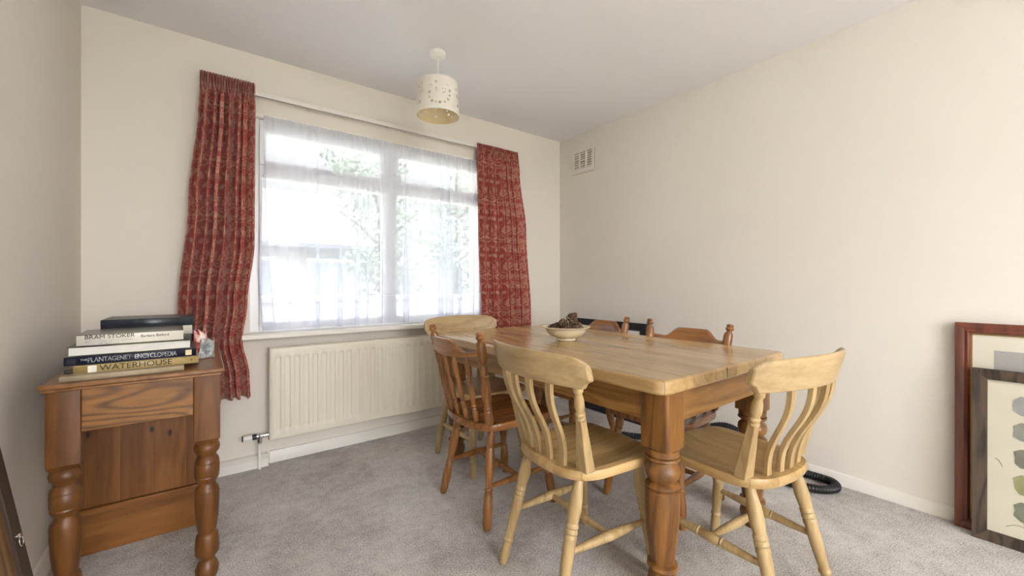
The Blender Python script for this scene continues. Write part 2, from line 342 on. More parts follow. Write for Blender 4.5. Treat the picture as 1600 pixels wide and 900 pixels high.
# window: frame with two casements below two top lights
wf = MB()
fy0, fy1 = W + .012, W + .075
def bar(x0, x1, z0, z1, y0=fy0, y1=fy1): wf.box(x0, x1, y0, y1, z0, z1)
bar(WX0, WX0 + .05, WZ0, WZ1); bar(WX1 - .05, WX1, WZ0, WZ1); bar(WX0 + .05, WX1 - .05, WZ1 - .05, WZ1); bar(WX0 + .05, WX1 - .05, WZ0, WZ0 + .045)
bar(1.015, 1.085, WZ0 + .045, WZ1 - .05); bar(WX0 + .05, 1.015, 1.705, 1.765); bar(1.085, WX1 - .05, 1.705, 1.765)
wo = struct('window_1', wf, M['upvc'], bevel=.004)
for x0, x1 in ((WX0 + .05, 1.015), (1.085, WX1 - .05)):
    for z0, z1 in ((WZ0 + .045, 1.705), (1.765, WZ1 - .05)):
        fm = MB(); w_ = .028 if z0 > 1.7 else .014
        fm.box(x0, x0 + w_, fy0 - .012, fy1 - .01, z0, z1).box(x1 - w_, x1, fy0 - .012, fy1 - .01, z0, z1).box(x0 + w_, x1 - w_, fy0 - .012, fy1 - .01, z1 - w_, z1).box(x0 + w_, x1 - w_, fy0 - .012, fy1 - .01, z0, z0 + w_)
        sash = fm.build('sash', M['upvc'], wo, bevel=.003)
        MB().box(x0 + w_ * .8, x1 - w_ * .8, W + .04, W + .046, z0 + w_ * .8, z1 - w_ * .8).build('pane', M['glass'], sash, smooth=0)
        if z0 > 1.7:
            xm = (x0 + x1) / 2
            MB().box(xm - .01, xm + .01, fy0 - .026, fy0 - .012, z0 + .004, z0 + .02).box(xm - .07, xm + .02, fy0 - .036, fy0 - .024, z0 + .008, z0 + .018).build('handle', M['chrome'], sash, bevel=.002)
struct('window_sill', MB().box(WX0 - .045, WX1 + .045, W - .10, W + .03, WZ0 - .03, WZ0), M['gloss'], bevel=.006)['kind'] = 'structure'
bpy.data.objects['window_sill'].name = 'trim_2'
struct('trim_3', MB().box(WX0 - .02, WX1 + .02, W - .014, W - .0005, WZ1 + .002, WZ1 + .026), M['gloss'], bevel=.003)

# ------------------------------------------------------------------ dining table
T = empty('dining_table', (1.585, 1.50, 0), 0, 'long farmhouse pine dining table with thick plank top and chunky turned legs', 'table')
TX, TY = .468, .79
ol = rounded([(-TX, -TY), (TX, -TY), (TX, TY), (-TX, TY)], [.05] * 4)
tt = MB().prism(ol, .715, .762).build('table_top', M['top'], T, bevel=.009, seg=3)
tp = [(0, .042), (.008, .0535), (.05, .0535), (.056, .047), (.06, .0555), (.074, .057), (.084, .05), (.094, .041), (.108, .045), (.13, .055), (.165, .0575), (.195, .053), (.218, .042), (.228, .041),
      (.238, .052), (.25, .057), (.262, .054), (.268, .05), (.276, .056), (.30, .0575), (.44, .0555), (.6, .049), (.72, .041), (.755, .038), (.765, .049), (.785, .051), (.80, .042), (.815, .038), (.84, .045), (.89, .050), (.94, .044), (.985, .033), (1, .030)]
lx, ly = .343, .702
for sx in (-1, 1):
    for sy in (-1, 1):
        lg = MB(); q = rounded([(sx * lx - .053, sy * ly - .053), (sx * lx + .053, sy * ly - .053), (sx * lx + .053, sy * ly + .053), (sx * lx - .053, sy * ly + .053)], [.012] * 4, 3)
        lg.prism(q, .513, .715); lg.lathe((sx * lx, sy * ly, .513), (sx * lx, sy * ly, 0), tp, 32)
        lg.build('leg', M['tleg'], T)
for sy in (-1, 1): MB().box(-lx + .053, lx - .053, sy * (ly + .034) - .012, sy * (ly + .034) + .012, .60, .715).build('apron', M['tapx'], T, bevel=.002)
for sx in (-1, 1): MB().box(sx * (lx + .034) - .012, sx * (lx + .034) + .012, -ly + .053, ly - .053, .60, .715).build('apron', M['tapy'], T, bevel=.002)
MB().box(-.075, -.071, -TY - .0006, -TY + .002, .722, .757).build('crack', M['lines'], tt, smooth=0)

# ------------------------------------------------------------------ chairs
def seat_mesh(outline, ztop, th, dish=.012, front=.03):
    n = len(outline); cx = sum(p[0] for p in outline) / n; cy = sum(p[1] for p in outline) / n
    mb = MB(); rings = [(.0, -dish), (.25, -dish), (.5, -dish * .9), (.7, -dish * .6), (.82, -dish * .25), (.92, 0), (.985, -.001), (1.0, -.007), (1.0, -th + .010), (.985, -th + .002), (.93, -th)]
    vs = []; fs = []
    for s, dz in rings:
        for x, y in outline: vs.append((cx + (x - cx) * max(s, .01), cy + (y - cy) * max(s, .01), ztop + dz))
    for i in range(len(rings) - 1):
        for k in range(n): fs.append((i * n + k, i * n + (k + 1) % n, (i + 1) * n + (k + 1) % n, (i + 1) * n + k))
    fs.append(tuple(range(n))); fs.append(tuple((len(rings) - 1) * n + k for k in range(n))[::-1])
    return mb.add(vs, fs)
def seat_outline(hr, hf, yr, yf, bulge=.03, rr=.10, rf=.07):
    o = rounded([(-hr, yr), (hr, yr), (hf, yf), (-hf, yf)], [rr, rr, rf, rf], 8); out = []
    # subdivide the straight runs and bow them out
    m = len(o)
    for i, p in enumerate(o):
        q = o[(i + 1) % m]; out.append(p); d = sqrt((q[0] - p[0]) ** 2 + (q[1] - p[1]) ** 2)
        k = int(d / .03)
        for j in range(1, k): t = j / k; out.append((p[0] + (q[0] - p[0]) * t, p[1] + (q[1] - p[1]) * t))
    res = []
    for x, y in out:
        if y < 0: y -= bulge * max(0, 1 - (x / hr) ** 2) * min(1, -y / -yr)
        else: y += bulge * .5 * max(0, 1 - (x / hf) ** 2) * min(1, y / yf)
        res.append((x, y))
    return res
PLEG = [(0, .0135), (.06, .016), (.16, .0215), (.24, .023), (.30, .0205), (.335, .0185), (.345, .021), (.365, .0215), (.375, .0185), (.385, .021), (.405, .0215), (.415, .0185), (.425, .021), (.45, .0215), (.462, .019),
        (.50, .0205), (.62, .0195), (.74, .0165), (.775, .0155), (.785, .019), (.80, .0195), (.812, .0155), (.83, .016), (.90, .0185), (.97, .016), (1, .014)]
BLEG = [(0, .014), (.06, .017), (.13, .0205), (.17, .0205), (.185, .017), (.20, .021), (.215, .017), (.24, .018), (.34, .0215), (.42, .0215), (.50, .018), (.56, .015), (.60, .0145), (.615, .019), (.63, .0195), (.645, .016), (.66, .019), (.675, .0175),
        (.70, .0195), (.78, .0215), (.86, .021), (.865, .0195), (.94, .0195), (.985, .016), (1, .014)]
SIDE = [(0, .009), (.15, .012), (.36, .0155), (.37, .0125), (.385, .017), (.40, .0125), (.415, .0165), (.5, .0175), (.585, .0165), (.60, .0125), (.615, .017), (.63, .0125), (.64, .0155), (.85, .012), (1, .009)]
PLAIN = [(0, .009), (.2, .012), (.5, .0165), (.8, .012), (1, .009)]
def under(root, legs, prof, mat, h, sideprof, crossprof):
    P = {}
    for k, (a, b) in legs.items():
        MB().lathe(a, b, prof, 20).build('leg', mat, root)
        a, b = Vector(a), Vector(b); t = (a.z - h) / (a.z - b.z); P[k] = a.lerp(b, t)
    mids = []
    for s in ('l', 'r'):
        MB().lathe(P['r' + s], P['f' + s], sideprof, 16).build('stretcher', mat, root); mids.append((P['r' + s] + P['f' + s]) / 2)
    MB().lathe(mids[0], mids[1], crossprof, 16).build('stretcher', mat, root)
def rail_mesh(hw, ycen, bow, top, bot, th, lean, n=40, m=6, curl=0):
    """curved rail: top(s), bot(s) heights for s in -1..1; lean = dy per dz; curl rolls the upper edge back"""
    mb = MB(); vs = []; fs = []; zm = bot(0)
    def pt(s, t, side):
        z = bot(s) + (top(s) - bot(s)) * t; y = ycen + bow * s * s - lean * (z - zm) - curl * max(0, t - .45) ** 2
        thk = th * (1 - .55 * max(0, (t - .8) / .2) ** 2)
        return (s * hw, y + side * thk / 2, z)
    loop = [(t / m, 1) for t in range(m + 1)] + [(1 - t / m, -1) for t in range(m + 1)]
    k = len(loop)
    for i in range(n + 1):
        s = -1 + 2 * i / n
        for t, sd in loop: vs.append(pt(s, t, sd))
    for i in range(n):
        for j in range(k): fs.append((i * k + j, i * k + (j + 1) % k, (i + 1) * k + (j + 1) % k, (i + 1) * k + j))
    fs.append(tuple(range(k))); fs.append(tuple(n * k + j for j in range(k))[::-1])
    return mb.add(vs, fs)
def pale_chair():
    r = empty('dining_chair', (0, 0, 0)); zs = .452
    seat_mesh(seat_outline(.195, .212, -.185, .185, .035), zs, .034).build('seat', M['pine_y'], r)
    legs = {'rl': ((-.140, -.150, .425), (-.165, -.262, 0)), 'rr': ((.140, -.150, .425), (.165, -.262, 0)), 'fl': ((-.150, .12, .425), (-.185, .175, 0)), 'fr': ((.150, .12, .425), (.185, .175, 0))}
    under(r, legs, PLEG, M['pine'], .195, SIDE, PLAIN)
    for s in (-1, 1):
        a = Vector((s * .166, -.146, zs - .004)); b = Vector((s * .214, -.224, .748)); mid = a.lerp(b, .62)
        p = MB(); p.frustum(a, mid, (.052, .040), (.025, .024)); 
        p.lathe(mid - Vector((0, 0, .004)), b, [(0, .012), (.03, .0165), (.08, .0175), (.12, .013), (.16, .0165), (.21, .0165), (.25, .0125), (.40, .0165), (.6, .0155), (.78, .0105), (.82, .015), (.9, .0165), (.97, .013), (1, .012)], 18)
        p.build('back_post', M['pine'], r, bevel=.003)
    for i in range(4):
        xb = -.093 + i * .062; xt = -.135 + i * .090
        def f(u, v, xb=xb, xt=xt):
            z = zs - .003 + (.768 - zs) * v
            yb = -.190 + .03 * (xb / .18) ** 2; yt = -.292 + .080 * (xt / .27) ** 2
            w = .0135 if True else 0
            sc = v - .13 * sin(2 * pi * v)
            y = yb + (yt - yb) * sc; x = xb + (xt - xb) * v
            c = [(-1, -1), (1, -1), (1, 1), (-1, 1), (-1, -1)][round(u * 4)]
            return (x + c[0] * w, y + c[1] * .0075, z)
        sl = MB().grid(f, 4, 14); sl.build('slat', M['pine'], r, bevel=.002)
    def top(s): a = abs(s); return .852 - .012 * a ** 2 - (.020 * ((a - .80) / .2) ** 2.2 if a > .80 else 0)
    def bot(s):
        a = abs(s); z = .748 - .008 * a * a
        if a > .90: z += .030 * ((a - .90) / .10) ** .5
        return z
    rail_mesh(.270, -.292, .080, top, bot, .021, .28, n=60).build('top_rail', M['pine_h'], r, bevel=.004)
    return r
def brown_chair():
    r = empty('dining_chair', (0, 0, 0)); zs = .445
    seat_mesh(seat_outline(.205, .215, -.195, .19, .035), zs, .034).build('seat', M['brown_y'], r)
    legs = {'rl': ((-.14, -.135, .42), (-.20, -.200, 0)), 'rr': ((.14, -.135, .42), (.20, -.200, 0)), 'fl': ((-.15, .13, .42), (-.20, .19, 0)), 'fr': ((.15, .13, .42), (.20, .19, 0))}
    under(r, legs, BLEG, M['brown'], .17, PLAIN, SIDE)
    POST = [(0, .014), (.03, .0185), (.12, .0185), (.135, .015), (.15, .0195), (.17, .0155), (.19, .0195), (.21, .015), (.28, .0205), (.38, .0215), (.46, .0185), (.52, .014), (.535, .0185), (.55, .0145), (.56, .0165), (.64, .0175), (.655, .014), (.67, .018),
            (.70, .0195), (.76, .0215), (.86, .0215), (.895, .0185), (.905, .0125), (.92, .0125), (.93, .0175), (.945, .0195), (.96, .0175), (.968, .0145), (.98, .0175), (.995, .0145), (1, .010)]
    SP = [(0, .008), (.06, .0115), (.16, .0115), (.18, .0085), (.20, .012), (.225, .0085), (.25, .012), (.27, .0085), (.36, .0125), (.46, .0135), (.56, .0105), (.64, .0075), (.66, .011), (.68, .008), (.72, .0115), (.86, .0125), (.94, .009), (1, .008)]
    for s in (-1, 1):
        MB().lathe((s * .178, -.170, zs - .004), (s * .222, -.252, .860), POST, 20).build('back_post', M['brown'], r)
    for i in range(4):
        s = (i - 1.5) / 1.5
        MB().lathe((s * .108, -.203 + .01 * s * s, zs - .004), (s * .128, -.284 + .02 * s * s, .752), SP, 14).build('spindle', M['brown'], r)
    def top(s):
        a = abs(s)
        return .818 if a < .34 else .818 - .048 * (1 - cos(pi * min(1, (a - .34) / .36))) / 2 + (.006 * (a - .7) / .3 if a > .7 else 0)
    def bot(s): return .736 + .022 * abs(s) ** 2
    rail_mesh(.213, -.284, .042, top, bot, .024, .25, n=60, m=8, curl=.05).build('top_rail', M['brown_h'], r, bevel=.004)
    return r
pc = pale_chair(); bc = brown_chair()
def put(root, x, y, deg, label, group):
    root.location = (x, y, 0); root.rotation_euler.z = radians(deg); tag(root, label, 'chair', group); return root
g1 = 'pale slat-back dining chairs'; g3 = 'brown spindle-back dining chairs'
put(pc, 1.16, 1.079, -94.3, 'pale pine slat-back chair standing left of the thick front table leg', g1)
put(copy_tree(pc), 1.55, .722, -6.0, 'pale pine slat-back chair at the near short end of the table, rightmost chair', g1)
put(copy_tree(pc), 1.352, 2.085, 182, 'pale pine slat-back chair at the far end of the table, back to the window', g1)
put(bc, 1.175, 1.67, -90, 'brown spindle-back chair with finials on the radiator side of the table', g3)
put(copy_tree(bc), 1.83, 1.175, 93, 'brown spindle-back chair by the right wall, whole crest showing past the tabletop', g3)
put(copy_tree(bc), 1.83, 1.80, 90, 'brown spindle-back chair on the wall side just beyond the pine cone bowl', g3)

# ------------------------------------------------------------------ bowl of pine cones
B = Vector((1.54, 1.56, .762)); BS = 1.24
bp = [(.0, .0), (.036, .0), (.040, .004), (.040, .009), (.052, .014), (.072, .026), (.084, .042), (.088, .052), (.100, .056), (.103, .059), (.100, .0605), (.086, .058), (.080, .050), (.068, .032), (.05, .020), (.0, .014)]
mb = MB(); n = 48; vs = []; fs = []
for r_, z_ in bp:
    for k in range(n): a = 2 * pi * k / n; vs.append((max(r_, .0004) * BS * cos(a), max(r_, .0004) * BS * sin(a), z_ * BS))
for i in range(len(bp) - 1):
    for k in range(n): fs.append((i * n + k, i * n + (k + 1) % n, (i + 1) * n + (k + 1) % n, (i + 1) * n + k))
tag(mb.add(vs, fs).build('fruit_bowl', M['bowl'], loc=B, smooth=50), 'cream glazed bowl with a wide rim holding pine cones on the table', 'bowl')
def cone_mat():
    m, nt, n_, L, b = newmat('pine_cone_scales')
    v = objcoord(nt, rnd=2.); f = noise(nt, v, 70, 2)
    L.new(ramp(nt, f, [(.3, srgb(50, 36, 28)), (.5, srgb(98, 74, 58)), (.66, srgb(160, 134, 108))]), b.inputs['Base Color']); b.inputs['Roughness'].default_value = .7; return m
CM = cone_mat()
def pine_cone():
    mb = MB(); h = .062
    mb.lathe((0, 0, 0), (0, 0, h), [(0, .005), (.2, .011), (.5, .010), (.85, .005), (1, .002)], 10)
    nsc = 56
    for i in range(nsc):
        t = i / nsc; z = h * (.04 + .93 * t); R_ = 0.031 * sin(pi * (.20 + .74 * t)) ** .8; a = i * 2.39996; w = .0095 * (1 - .5 * t); up = .3 + .9 * t
        ca, sa = cos(a), sin(a); L_ = lambda rr, ww, zz: (rr * ca - ww * sa, rr * sa + ww * ca, zz)
        vs = [L_(.004, -.002, z), L_(.004, .002, z), L_(R_ * .8, w, z + R_ * up * .30), L_(R_, w * .6, z + R_ * up * .5), L_(R_, -w * .6, z + R_ * up * .5), L_(R_ * .8, -w, z + R_ * up * .30), L_(R_ * .9, 0, z + R_ * up * .30 - .003), L_(R_ * 1.02, 0, z + R_ * up * .45 + .001)]
        mb.add(vs, [(0, 1, 2, 7, 5), (2, 3, 7), (7, 3, 4), (7, 4, 5), (6, 2, 1, 0), (6, 0, 5), (6, 3, 2), (6, 4, 3), (6, 5, 4)])
    return mb.build('pine_cone', CM, smooth=20)
pc0 = pine_cone()
pcs = [(-.066, .030, .047, 95, 20, 'lying at the left rim of the bowl'), (-.035, -.045, .050, 80, 60, 'lying front left, its scales facing the room'), (.022, -.055, .050, 70, 100, 'at the front centre of the bowl'),
       (.066, -.022, .050, 75, 150, 'at the front right rim'), (.06, .04, .050, 70, 210, 'at the rear right of the bowl'), (0, .060, .048, 80, 280, 'behind the others at the back of the bowl'),
       (.0, .0, .036, 10, 0, 'in the middle under the topmost one'), (.026, -.012, .086, 12, 40, 'standing on top of the heap'), (-.018, -.004, .066, 60, 170, 'leaning just left of the topmost cone')]
for i, (x, y, z, tilt, az, lb) in enumerate(pcs):
    o = pc0 if i == 0 else pc0.copy()
    if i: COL.objects.link(o)
    o.rotation_euler = (radians(tilt), 0, radians(az)); s = .95 + .1 * ((i * 37) % 5) / 4; o.scale = (s, s, s)
    off = o.rotation_euler.to_matrix() @ Vector((0, 0, -.031 * s))
    o.location = B + Vector((x * 1.0, y * 1.0, z * 1.22 + .004)) + off
    tag(o, 'brown pine cone ' + lb, 'pine cone', 'pine cones in the bowl')

# ------------------------------------------------------------------ desk
D = empty('pedestal_desk', (-.162, 2.20, 0), 0, 'orange-brown pine desk with two turned front legs against the left wall', 'desk')
dx, dy = -.162, 2.20
def db(x0, x1, y0, y1, z0, z1): return MB().box(x0 - dx, x1 - dx, y0 - dy, y1 - dy, z0, z1)
dt = MB(); ol = rounded([(-.386 - dx, 1.775 - dy), (.062 - dx, 1.775 - dy), (.062 - dx, 2.62 - dy), (-.386 - dx, 2.62 - dy)], [.008] * 4, 3)
dt.prism(ol, .748, .762).build('desk_top', M['desktop'], D, bevel=.004, seg=3)
ol = rounded([(-.380 - dx, 1.782 - dy), (.055 - dx, 1.782 - dy), (.055 - dx, 2.615 - dy), (-.380 - dx, 2.615 - dy)], [.008] * 4, 3)
MB().prism(ol, .738, .748).build('moulding', M['desktop'], D, bevel=.003)
DP = [(0, .026), (.02, .036), (.045, .0385), (.07, .036), (.085, .029), (.105, .0275), (.125, .034), (.15, .0365), (.155, .0345), (.165, .037), (.235, .037), (.245, .0345), (.255, .036), (.28, .031), (.295, .026), (.315, .0265), (.335, .034), (.345, .035), (.36, .0365),
      (.42, .0365), (.5, .035), (.60, .0305), (.655, .026), (.665, .031), (.68, .0335), (.76, .0365), (.80, .036), (.82, .030), (.835, .0235), (.85, .022), (.87, .028), (.91, .0355), (.95, .034), (.985, .027), (1, .024)]
for x in (-.336, .012):
    l = MB(); q = rounded([(x - .038 - dx, 1.795 - dy), (x + .038 - dx, 1.795 - dy), (x + .038 - dx, 1.871 - dy), (x - .038 - dx, 1.871 - dy)], [.006] * 4, 2)
    l.prism(q, .512, .738); q2 = Vector((x - dx, 1.833 - dy, 0))
    ol2 = lambda s, z: [(q2.x + cos(pi / 4 + k * pi / 2) * .0537 * s, q2.y + sin(pi / 4 + k * pi / 2) * .0537 * s, z) for k in range(4)]
    l.add(ol2(.98, .512) + ol2(.72, .494), [(0, 1, 2, 3), (7, 6, 5, 4), (0, 4, 5, 1), (1, 5, 6, 2), (2, 6, 7, 3), (3, 7, 4, 0)])
    l.lathe((q2.x, q2.y, .498), (q2.x, q2.y, 0), DP, 28).build('leg', M['desk'], D)
db(-.298, -.026, 1.80, 1.822, .606, .738).build('apron', M['deskx'], D, bevel=.002)
db(-.366, -.346, 1.871, 2.28, .606, .738).build('side_rail', M['desktop'], D, bevel=.002)
db(.022, .042, 1.871, 2.28, .606, .738).build('side_rail', M['desktop'], D, bevel=.002)
db(-.384, .015, 2.296, 2.60, .0, .738).build('pedestal', M['desk'], D, bevel=.002)
db(-.384, .015, 2.284, 2.296, .18, .738).build('side_panel', M['panel'], D, bevel=.002)
db(-.390, .018, 2.272, 2.296, .0, .178).build('plinth_board', M['plinth'], D, bevel=.004)

# ------------------------------------------------------------------ books
def cover_mat(name, c, c2=None, sc=8, rough=.35):
    m, nt, n_, L, b = newmat(name); v = objcoord(nt, rnd=5); f = noise(nt, v, sc, 3, .6)
    L.new(ramp(nt, f, [(.42, c), (.6, c2 or tuple(x * 1.15 for x in c))]), b.inputs['Base Color']); b.inputs['Roughness'].default_value = rough; return m
def book(name, x0, y0, w, d, z0, z1, ang, cov, spine, label, front='spine', spinemat=None, t=.0022, group='books stacked at the front of the desk', cat='book'):
    """w along the spine, d deep; origin at front-left corner; front='spine' or 'pages' faces the room"""
    r = empty(name, (x0, y0, z0), radians(ang), label, cat, group); h = z1 - z0
    MB().box(0, w, 0, d, h - t, h).box(0, w, 0, d, 0, t).build('cover', cov, r, bevel=.0006)
    if front == 'spine':
        MB().grid(lambda u, v: (u * w, .0015 - .003 * sin(pi * v), h * v), 1, 8).build('spine', spinemat or spine, r, solid=.0018)
        MB().box(.003, w - .003, .002, d - .004, t, h - t).build('pages', M['pages'], r, smooth=0)
    else:
        MB().box(.004, w - .004, .004, d - .002, t, h - t).build('pages', M['pages'], r, smooth=0)
        MB().grid(lambda u, v: (u * w, d + .002 * sin(pi * v), h * v), 1, 8).build('spine', spine, r, solid=.0018)
    return r
K = {k: cover_mat('cover_' + k, srgb(*a), srgb(*b) if b else None, s, ro) for k, a, b, s, ro in (
    ('buff', (168, 150, 122), (180, 164, 138), 8, .7), ('gold', (168, 146, 92), (184, 164, 112), 30, .35), ('navy', (24, 26, 48), (34, 36, 60), 8, .3), ('green', (58, 56, 44), (122, 128, 70), 9, .35), ('ivory', (226, 222, 208), (232, 228, 216), 8, .4),
    ('night', (44, 40, 38), (94, 84, 76), 14, .25), ('slate', (34, 40, 50), (58, 64, 74), 10, .3), ('red', (178, 50, 38), (206, 84, 60), 20, .35), ('blue', (60, 72, 108), (158, 168, 190), 25, .35), ('grey', (134, 140, 142), (204, 208, 206), 40, .35), ('black', (22, 21, 22), (30, 29, 30), 10, .35), ('ink', (52, 40, 26), None, 10, .6), ('beige', (214, 196, 150), None, 10, .5), ('orange', (196, 70, 42), (236, 226, 218), 26, .4))}
book('book', -.345, 1.800, .293, .21, .763, .779, 2.0, K['buff'], K['buff'], 'thin buff-coloured book at the very bottom of the front stack')
b = book('book', -.322, 1.838, .31, .24, .779, .804, 2.0, K['gold'], K['gold'], 'book with a dull gold spine reading WATERHOUSE')
text('WATERHOUSE', .0255, K['ink'], b, (.058, -.0030, .0125), (pi / 2, 0, 0), sx=1.06)
MB().box(.032, .052, -.0032, -.0022, .002, .023).build('spine_picture', K['ivory'], b, smooth=0)
MB().box(-.022, .004, .010, .03, .002, .012).build('ribbon', K['black'], b, bevel=.002)
text('x', .014, K['ink'], b, (.286, -.0030, .014), (pi / 2, 0, 0))
b = book('book', -.343, 1.842, .324, .23, .806, .832, .3, K['navy'], K['navy'], 'navy book whose silver spine lettering reads PLANTAGENET ENCYCLOPEDIA')
text('PLANTAGENET  ENCYCLOPEDIA', .0215, K['grey'], b, (.052, -.0030, .013), (pi / 2, 0, 0), sx=.74, spacing=.92)
text('THE', .009, K['grey'], b, (.036, -.0030, .015), (pi / 2, 0, 0))
MB().box(.294, .311, -.0034, -.0022, .004, .022).build('spine_badge', K['beige'], b, smooth=0)
for q in range(3): MB().box(.006, .026, -.0034, -.0022, .005 + q * .006, .008 + q * .006).build('spine_mark', K['slate'], b, smooth=0)
book('book', -.338, 1.846, .305, .22, .833, .862, .8, K['green'], K['green'], 'dark green-covered book with its white page edges facing the room', front='pages')
b = book('book', -.317, 1.848, .262, .20, .863, .899, 2.2, K['night'], K['ivory'], 'topmost front book, white spine reading BRAM STOKER', spinemat=K['ivory'])
text('BRAM STOKER', .018, K['ink'], b, (.018, -.0030, .027), (pi / 2, 0, 0), sx=1.0)
text('Barbara Belford', .0125, K['ink'], b, (.150, -.0030, .0225), (pi / 2, 0, 0), sx=.92)
text('A BIOGRAPHY OF THE AUTHOR', .0082, K['grey'], b, (.020, -.0030, .0135), (pi / 2, 0, 0), sx=.95)
text('OF DRACULA', .0082, K['grey'], b, (.050, -.0030, .005), (pi / 2, 0, 0), sx=.95)
g2 = 'books and magazines stacked behind on the desk'
zz = .763
for i, (th, cv, x, y, w, d, a, lb) in enumerate([
    (.012, 'grey', -.30, 2.10, .31, .22, -3, 'lowest magazine of the rear pile, grey edge sticking out right'), (.014, 'blue', -.29, 2.115, .285, .22, 2, 'blue and white magazine second from the bottom of the rear pile'),
    (.016, 'red', -.30, 2.11, .30, .21, -2, 'red-covered magazine in the rear pile'), (.018, 'orange', -.28, 2.12, .275, .21, 3, 'orange and white booklet above the red magazine'),
    (.030, 'slate', -.30, 2.13, .27, .22, 1, 'slate-grey book in the middle of the rear pile'), (.034, 'ivory', -.29, 2.135, .255, .22, 1, 'pale-covered book just under the top of the rear pile')]):
    book('magazine' if i < 4 else 'book', x, y, w, d, zz, zz + th, a, K[cv], K[cv], lb, group=g2, cat='magazine' if i < 4 else 'book', front='pages' if i == 1 else 'spine', t=.0012 if i < 4 else .0022)
    zz += th + .0008
b = book('book', -.305, 2.145, .275, .23, zz, zz + .033, 0, K['black'], K['slate'], 'large black book on top of the rear pile'); b['group'] = g2
# creased leaflets leaning out of the rear pile
def leaflet(loc, w, h, lean, mat, rot, label):
    zig = [0, .010, -.004, .012, .002]
    mb = MB().grid(lambda u, v: (zig[round(u * 4)] * (.4 + v) + lean * v * v, (u - .5) * w * (1 - .25 * v), h * v * (1 - .18 * (round(u * 4) % 2))), 4, 5)
    return tag(mb.build('leaflet', mat, loc=loc, rotz=rot, solid=.0012, smooth=0), label, 'leaflet')
leaflet((-.004, 2.075, .7655), .075, .112, -.010, K['orange'], radians(-38), 'crumpled orange and white leaflet standing at the right side of the book piles')
leaflet((.012, 2.045, .7655), .060, .080, .010, K['grey'], radians(-60), 'grey and white creased leaflet standing nearest the desk edge beside the books')

# ------------------------------------------------------------------ radiator
RX0, RX1, RZ0, RZ1, RY = .305, 1.74, .158, .690, W - .10
RT = empty('radiator', ((RX0 + RX1) / 2, RY, RZ0), 0, 'long cream ribbed panel radiator mounted below the window', 'radiator')
ox, oy, oz = RT.location
nr = int((RX1 - RX0 - .03) / .05); x_s = (RX1 - RX0 - nr * .05) / 2
def rib(x, z):
    e = min(x, RX1 - RX0 - x); q = (x - x_s) / .05; f = q - math.floor(q)
    if q < 0 or q > nr: return 0
    d = abs(f - .5); k = 1 if d < .20 else (0 if d > .30 else (.30 - d) / .10)
    k = k * k * (3 - 2 * k); zr = z
    a = min(1, max(0, (zr - .05) / .018)); b = min(1, max(0, (RZ1 - RZ0 - .045 - zr) / .018)); return .0075 * k * a * b
xs = sorted(set([0, .004] + [x_s + .05 * i + .05 * t for i in range(nr) for t in (0, .2, .235, .27, .3, .5, .7, .73, .765, .8)] + [RX1 - RX0 - .004, RX1 - RX0]))
zs_ = [0, .004, .012, .05, .056, .062, .068, .25, RZ1 - RZ0 - .063, RZ1 - RZ0 - .057, RZ1 - RZ0 - .051, RZ1 - RZ0 - .045, RZ1 - RZ0 - .012, RZ1 - RZ0 - .004, RZ1 - RZ0]
mb = MB(); nx = len(xs)
for z in zs_:
    for x in xs:
        e = min(x, RX1 - RX0 - x, z, RZ1 - RZ0 - z); y = rib(x, z) + (.006 if e < .001 else (.001 if e < .005 else 0))
        mb.v.append((x + RX0 - ox, y, z))
for j in range(len(zs_) - 1):
    for i in range(nx - 1): a = j * nx + i; mb.f.append((a, a + 1, a + nx + 1, a + nx))
mb.build('front_panel', M['rad'], RT, smooth=50)
MB().box(RX0 - ox, RX1 - ox, .006, .022, 0, RZ1 - RZ0).build('panel_back', M['rad'], RT, bevel=.003)
MB().box(RX0 + .01 - ox, RX1 - .01 - ox, .05, .066, 0, RZ1 - RZ0).build('rear_panel', M['rad'], RT, bevel=.003)
for xa in (RX0, RX1 - .004): MB().box(xa - ox, xa + .004 - ox, .02, .066, .0, RZ1 - RZ0).build('side_cover', M['rad'], RT, bevel=.001)
MB().box(RX0 + .12 - ox, RX0 + .16 - ox, .066, .099, .1, .45).box(RX1 - .16 - ox, RX1 - .12 - ox, .066, .099, .1, .45).build('bracket', M['rad'], RT)
V = MB().lathe((RX0 - ox, .036, .030), (RX0 - .03 - ox, .036, .030), [(0, .011), (.3, .011), (.31, .014), (.9, .014), (1, .010)], 16)
V.lathe((RX0 - .03 - ox, .036, .030), (RX0 - .062 - ox, .036, .030), [(0, .009), (1, .009)], 14).lathe((RX0 - .046 - ox, .036, .036), (RX0 - .046 - ox, .036, -.012), [(0, .010), (.4, .011), (.45, .015), (.9, .015), (1, .011)], 8)
V.build('valve_body', M['chrome'], RT)
MB().lathe((RX0 - .060 - ox, .036, .030), (RX0 - .082 - ox, .036, .030), [(0, .014), (.1, .016), (.9, .016), (1, .014)], 16).build('valve_collar', M['black'], RT)
MB().lathe((RX0 - .082 - ox, .036, .030), (RX0 - .125 - ox, .036, .030), [(0, .0145), (.9, .0155), (1, .015)], 20).build('valve_head', M['white'], RT)
MB().lathe((RX0 - .125 - ox, .036, .030), (RX0 - .131 - ox, .036, .030), [(0, .0165), (1, .0155)], 20).build('valve_cap', M['black'], RT)
MB().lathe((RX0 - .046 - ox, .036, -.012), (RX0 - .046 - ox, .036, -.158), [(0, .0075), (1, .0075)], 14).build('pipe', M['white'], RT)

